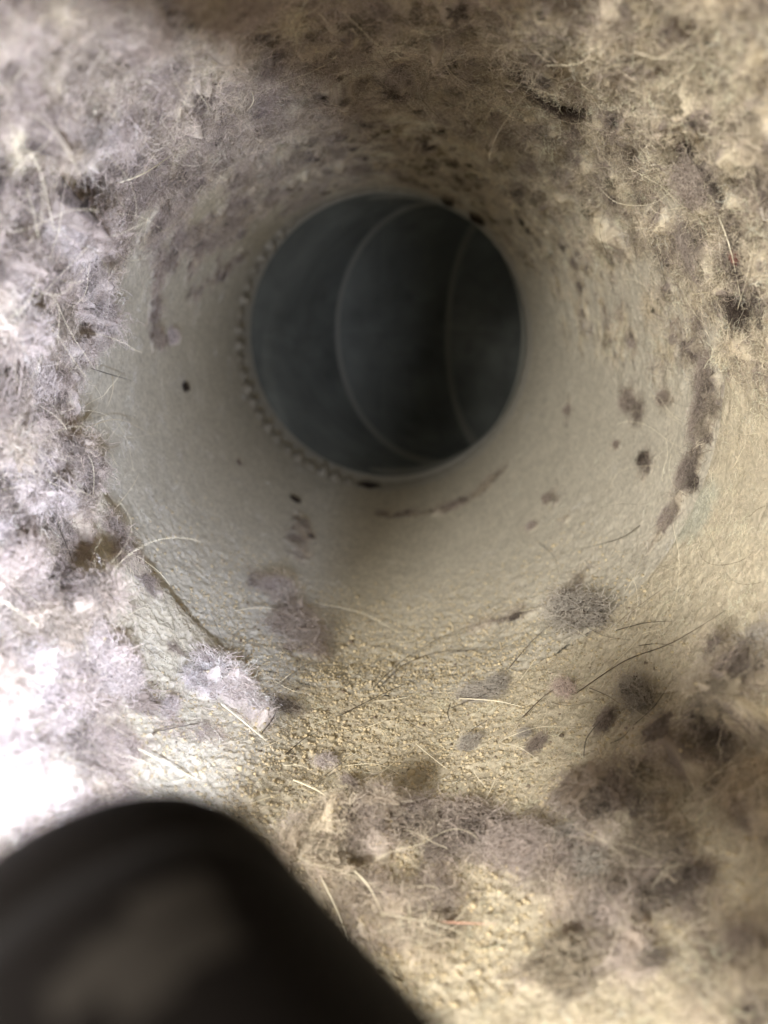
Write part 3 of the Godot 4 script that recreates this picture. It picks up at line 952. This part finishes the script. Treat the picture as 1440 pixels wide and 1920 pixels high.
func build_grit() -> void:
	var n := noise(77, 0.7, FastNoiseLite.TYPE_SIMPLEX, 1)
	var rows := []
	for r in 5:
		var la := PI * (r / 4.0 - 0.5)
		var row := PackedVector3Array()
		for c in 7:
			var lo := TAU * c / 7.0
			var d := Vector3(cos(la) * cos(lo), sin(la), cos(la) * sin(lo))
			row.append(d * (0.8 + 0.5 * n.get_noise_3dv(d)))
		rows.append(row)
	var grain := sheet(rows)
	var where: Array[Transform3D] = []
	var tints := PackedColorArray()
	for k in 26000:
		var deg := 268.0 + rng.randfn() * 26.0
		var z := rng.randf_range(-0.175, -0.055)
		if deg > 325.0 or deg < 205.0 or rng.randf() < smoothstep(0.12, 0.18, -z):
			continue
		var i := row_at(z) * COLS + posmod(int(round(deg / 360.0 * COLS)), COLS)
		var t := deg_to_rad(deg)
		var r := (COLLAR_R if z > LIP_Z else PIPE_R) - coat[i]
		var s := 0.00013 + 0.00026 * pow(rng.randf(), 3.0)
		if rng.randf() < 0.01:
			s *= 2.0
		where.append(Transform3D(Basis.from_euler(Vector3(rng.randf() * TAU, rng.randf() * TAU, 0)).scaled(Vector3(1, rng.randf_range(0.6, 1.0), 1) * s), Vector3(cos(t) * r, sin(t) * r, z)))
		var g := rng.randf_range(0.7, 1.25)
		var base := Color(0.56, 0.47, 0.31) if rng.randf() < 0.9 else (Color(0.62, 0.52, 0.33) if rng.randf() < 0.7 else Color(0.2, 0.16, 0.12))
		tints.append(Color(base.r * g, base.g * g, base.b * g))
	var mm := MultiMesh.new()
	mm.transform_format = MultiMesh.TRANSFORM_3D
	mm.use_colors = true
	mm.mesh = grain
	mm.instance_count = where.size()
	for i in where.size():
		mm.set_instance_transform(i, where[i])
		mm.set_instance_color(i, tints[i])
	var o := MultiMeshInstance3D.new()
	o.name = "grit"
	o.multimesh = mm
	o.material_override = surface("grit", Color.WHITE, 0.6, 0.0, true)
	tag(o, "sandy yellow grit strewn over the floor of the duct", "grit", "", "stuff")
	add_child(o)

# ---------------------------------------------------------------- the scene
func _ready() -> void:
	rng.seed = 20240611
	# camera
	var cam := Camera3D.new()
	cam.name = "camera"
	add_child(cam)
	cam.position = Vector3(-0.0038, 0.0155, 0.0)
	cam.rotation = Vector3(-0.2776, -0.0145, 0.0)
	cam.fov = 69.0
	cam.near = 0.002
	cam.far = 5.0
	var at := CameraAttributesPhysical.new()
	at.frustum_focal_length = 17.46
	at.frustum_near = 0.002
	at.frustum_far = 5.0
	at.frustum_focus_distance = 0.110
	at.exposure_aperture = 12.5
	cam.attributes = at
	cam.fov = 69.0
	cam_xf = Transform3D(Basis.from_euler(Vector3(-0.2776, -0.0145, 0.0)), cam.position)
	# the room's dim warm light behind the camera
	var we := WorldEnvironment.new()
	we.name = "environment"
	var env := Environment.new()
	env.background_mode = Environment.BG_COLOR
	env.background_color = lin(0.9, 0.78, 0.6)
	env.background_energy_multiplier = 0.42
	env.tonemap_mode = Environment.TONE_MAPPER_LINEAR
	env.tonemap_exposure = 1.5
	env.sdfgi_enabled = true
	env.ssao_enabled = true
	env.ssil_enabled = true
	we.environment = env
	add_child(we)

	# added warm lamp, unseen behind the camera, to brighten the right side
	var added_fill := AreaLight3D.new()
	added_fill.name = "added_fill_lamp"
	added_fill.area_size = Vector2(0.03, 0.03)
	added_fill.light_color = Color(0.98, 0.965, 0.94)
	added_fill.light_energy = ADDED_FILL
	added_fill.shadow_enabled = true
	add_child(added_fill)
	added_fill.look_at_from_position(Vector3(-0.088, 0.045, 0.11), Vector3(0.04, 0.0, -0.09))
	build_flashlight()
	build_duct()
	build_elbow()

	# coats of dust and lint
	var mat_dust := surface("dust", Color.WHITE, 1.0, 0.0, true)
	mat_dust.metallic_specular = 0.1
	var mat_fibre := surface("lint fibre", Color.WHITE, 0.8, 0.0, true)
	mat_fibre.metallic_specular = 0.2
	mat_fibre.backlight_enabled = true
	mat_fibre.backlight = Color(0.2, 0.2, 0.2)
	build_walls(mat_dust, mat_fibre)
	build_balls()
	build_hairs(mat_fibre)
	build_grit()

func build_flashlight() -> void:
	var axis := (cam_xf.basis * LENS_DIR).normalized()
	var p := cam_xf * LENS_POS
	var root := thing("flashlight", "small black flashlight poking into the duct, blurred, with worn pale print", "flashlight", p)
	var up := Vector3.UP
	var x := up.cross(-axis).normalized()
	root.basis = Basis(x, (-axis).cross(x).normalized(), -axis) * 1.05
	var black := surface("black anodised", lin(0.0055, 0.0045, 0.004), 0.55)
	black.metallic_specular = 0.15
	var matte := surface("black rubber", lin(0.011, 0.010, 0.010), 0.7)
	var m := 0.001
	put("bezel", lathe_z([[4.6 * m, 6.4 * m], [4.7 * m, 0.2 * m], [5.2 * m, 0.0], [5.7 * m, 0.1 * m], [6.3 * m, 0.5 * m], [6.8 * m, 1.15 * m], [7.1 * m, 2.0 * m], [7.2 * m, 3.0 * m], [7.2 * m, 4.2 * m], [7.0 * m, 4.4 * m]], 96), black, root)
	put("groove", lathe_z([[7.0 * m, 4.35 * m], [6.85 * m, 4.5 * m], [6.85 * m, 5.1 * m], [7.05 * m, 5.3 * m]], 96), matte, root)
	put("body", lathe_z([[7.0 * m, 5.25 * m], [7.2 * m, 5.5 * m], [7.2 * m, 30 * m], [7.2 * m, 60 * m], [7.0 * m, 84 * m], [6.5 * m, 85 * m], [0.01 * m, 85 * m]], 96), black, root)
	put("cup", lathe_z([[4.62 * m, 6.3 * m], [4.5 * m, 52.0 * m], [0.01 * m, 52.0 * m]], 64), matte, root)
	# worn pale print on the barrel: letter-like blocks, too blurred to read
	var ink := surface("worn print", lin(0.02, 0.017, 0.014), 0.8)
	for b: Array in [[330, 1690, 0.16, 1.5], [372, 1765, 0.13, 1.3], [215, 1790, 0.12, 1.3], [150, 1850, 0.10, 1.1], [265, 1850, 0.10, 1.3]]:
		var o := root.transform.affine_inverse() * cam_xf.origin
		var d := root.basis.inverse() * (cam_xf.basis * Vector3((b[0] - 720.0) / 1397.0, (960.0 - b[1]) / 1397.0, -1.0))
		var qa := d.x * d.x + d.y * d.y
		var qb := o.x * d.x + o.y * d.y
		var qc := o.x * o.x + o.y * o.y - 0.0072 * 0.0072
		var hit := o + d * ((-qb - sqrt(maxf(qb * qb - qa * qc, 0.0))) / qa)
		var mid_a := atan2(hit.y, hit.x)
		var rows := []
		for r in 3:
			var row := PackedVector3Array()
			for c in 9:
				var t: float = mid_a + (c / 4.0 - 1.0) * b[2]
				row.append(Vector3(cos(t) * 7.222 * m, sin(t) * 7.222 * m, hit.z + (r - 1.0) * b[3] * 0.5 * m))
			rows.append(row)
		put("worn_print", sheet(rows, false), ink, root)
	var chip := BoxMesh.new()
	chip.size = Vector3(0.6, 0.6, 0.15) * m
	var glow := surface("led", lin(0.9, 0.9, 0.6), 0.5)
	glow.emission_enabled = true
	glow.emission = Color(0.9, 0.96, 1.0)
	glow.emission_energy_multiplier = 4.0
	var chip_o := put("led_light", chip, glow, root)
	chip_o.position = Vector3(0, 0, 5.4 * m)
	var lamp := AreaLight3D.new()
	lamp.name = "beam"
	lamp.area_size = Vector2(0.0011, 0.0011)
	lamp.light_energy = SPILL
	lamp.light_color = TORCH
	lamp.shadow_enabled = true
	lamp.position = Vector3(0.45 * m, -0.35 * m, 5.2 * m)
	root.add_child(lamp)
	var core := AreaLight3D.new()
	core.name = "hot_beam"
	core.area_size = Vector2(0.002, 0.002)
	core.light_energy = HOT
	core.light_color = TORCH
	core.shadow_enabled = true
	core.position = Vector3(0.0, 1.2 * m, 46.0 * m)
	root.add_child(core)

func build_duct() -> void:
	var steel := surface("dusty galvanised steel", lin(0.40, 0.40, 0.38), 0.6, 0.2)
	var m := 0.001
	var collar := thing("duct_collar", "short dusty metal collar at the mouth of the duct", "duct", Vector3(0, 0, -0.028))
	put("wall", lathe_z([[51.0 * m, 0.0], [49.7 * m, 0.0], [49.7 * m, LIP_Z + 0.028], [50.3 * m, LIP_Z + 0.028], [51.0 * m, 0.0]], 240), steel, collar)
	var pipe := thing("duct_pipe", "dust coated round metal pipe with a crimped far end", "duct", Vector3(0, 0, -0.05))
	put("wall", lathe_z([[52.3 * m, 0.0], [51.6 * m, 0.0], [51.6 * m, LIP_Z + 0.05], [51.6 * m, CRIMP_Z + 0.05 + 0.009], [52.3 * m, CRIMP_Z + 0.05 + 0.009], [52.3 * m, 0.0]], 240), steel, pipe)
	var rows := []
	var cols := 640
	for s in 17:
		var f := s / 8.0 if s <= 8 else (16 - s) / 8.0
		var row := PackedVector3Array()
		for c in cols:
			var t := TAU * c / cols
			var wave := 0.5 + 0.5 * cos(t * 62.0)
			var r := 0.0516 - 0.0019 * (0.8 + 0.9 * n_edge.get_noise_2d(t * 20.0, 3.0)) * smoothstep(0.0, 0.6, f) * wave * (0.15 + 0.85 * band(rad_to_deg(t), 128.0, 262.0, 14.0)) - 0.0004 * f + (0.0 if s <= 8 else 0.0006)
			row.append(Vector3(cos(t) * r, sin(t) * r, CRIMP_Z + 0.05 + 0.009 - 0.011 * f - (0.0 if s <= 8 else 0.0001)))
		rows.append(row)
	put("crimped_edge", sheet(rows), surface("dusty crimp", lin(0.52, 0.49, 0.42), 0.8), pipe)

func build_elbow() -> void:
	var elbow := thing("duct_elbow", "blue grey galvanised elbow bending away behind the crimped pipe end", "duct elbow", Vector3(0, 0, CRIMP_Z + 0.006))
	var img := Image.create(256, 256, false, Image.FORMAT_RGB8)
	var n := noise(31, 38.0, FastNoiseLite.TYPE_CELLULAR, 1)
	n.cellular_return_type = FastNoiseLite.RETURN_CELL_VALUE
	var n2 := noise(33, 90.0)
	for y in 256:
		for x in 256:
			var v := 0.8 + 0.05 * n.get_noise_2d(x, y) + 0.16 * n2.get_noise_2d(x, y)
			img.set_pixel(x, y, Color(v, v, v))
	var zinc := surface("galvanised zinc", lin(0.47, 0.50, 0.47), 0.5, 0.3)
	zinc.albedo_texture = ImageTexture.create_from_image(img)
	zinc.uv1_triplanar = true
	zinc.uv1_scale = Vector3.ONE * 14.0
	var dusty_zinc := surface("dusty zinc", lin(0.88, 0.85, 0.78), 0.7, 0.0)
	var seam := surface("dusty seam", lin(0.48, 0.48, 0.435), 0.6, 0.25)
	var r := 0.0532
	var bend := 0.067
	var z0 := -0.012
	var count := 160
	# mitred rings: entry, 15, 45, 75 degrees, exit
	var cuts := [[0.0, 0.0], [15.0, 1.0], [45.0, 1.0], [75.0, 1.0], [90.0, 0.0]]
	var rings := []
	for cut: Array in cuts:
		var a := deg_to_rad(cut[0])
		var ax := Vector3(cos(a), 0, sin(a))
		var stretch := 1.0 / cos(deg_to_rad(15.0)) if cut[1] > 0.0 else 1.0
		var c := Vector3(bend, 0, z0) - ax * bend * (stretch if cut[1] > 0.0 else 1.0)
		rings.append([c, ax * stretch, Vector3(sin(a), 0, -cos(a))])
	var first := [Vector3(0, 0, 0.006), Vector3.RIGHT, Vector3.FORWARD]
	var tail := [Vector3(bend + 0.09, 0, z0 - bend), Vector3.BACK, Vector3.RIGHT]
	var chain := [first] + rings + [tail]
	for k in chain.size() - 1:
		var rows := []
		for s in 7:
			var f := s / 6.0
			var row := PackedVector3Array()
			var a0: Array = chain[k]
			var a1: Array = chain[k + 1]
			var q0 := ring(a0[0], a0[1], Vector3.UP, r, count)
			var q1 := ring(a1[0], a1[1], Vector3.UP, r, count)
			for c in count:
				row.append(q0[c].lerp(q1[c], f))
			rows.append(row)
		put("gore", sheet(rows), dusty_zinc if k < 2 else zinc, elbow)
	for k in [1, 2, 3]:
		var rr: Array = rings[k]
		var rows := []
		for s in 13:
			var f := s / 12.0 * 2.0 - 1.0
			var bump := 0.0006 * (cos(f * PI) * 0.5 + 0.5) - 0.0002
			var reach := 0.0085 if k == 1 else 0.0085
			rows.append(ring(rr[0] + rr[2] * (f * reach + (0.0095 if k == 1 else 0.0)), rr[1], Vector3.UP, r - bump, count))
		put("seam", sheet(rows), seam, elbow)
	var cap := CylinderMesh.new()
	cap.top_radius = r + 0.001
	cap.bottom_radius = r + 0.001
	cap.height = 0.002
	var co := put("added_end_cap", cap, zinc, elbow)  # added out of sight to keep background light out of the far end
	co.position = tail[0]
	co.rotation = Vector3(0, 0, PI / 2)
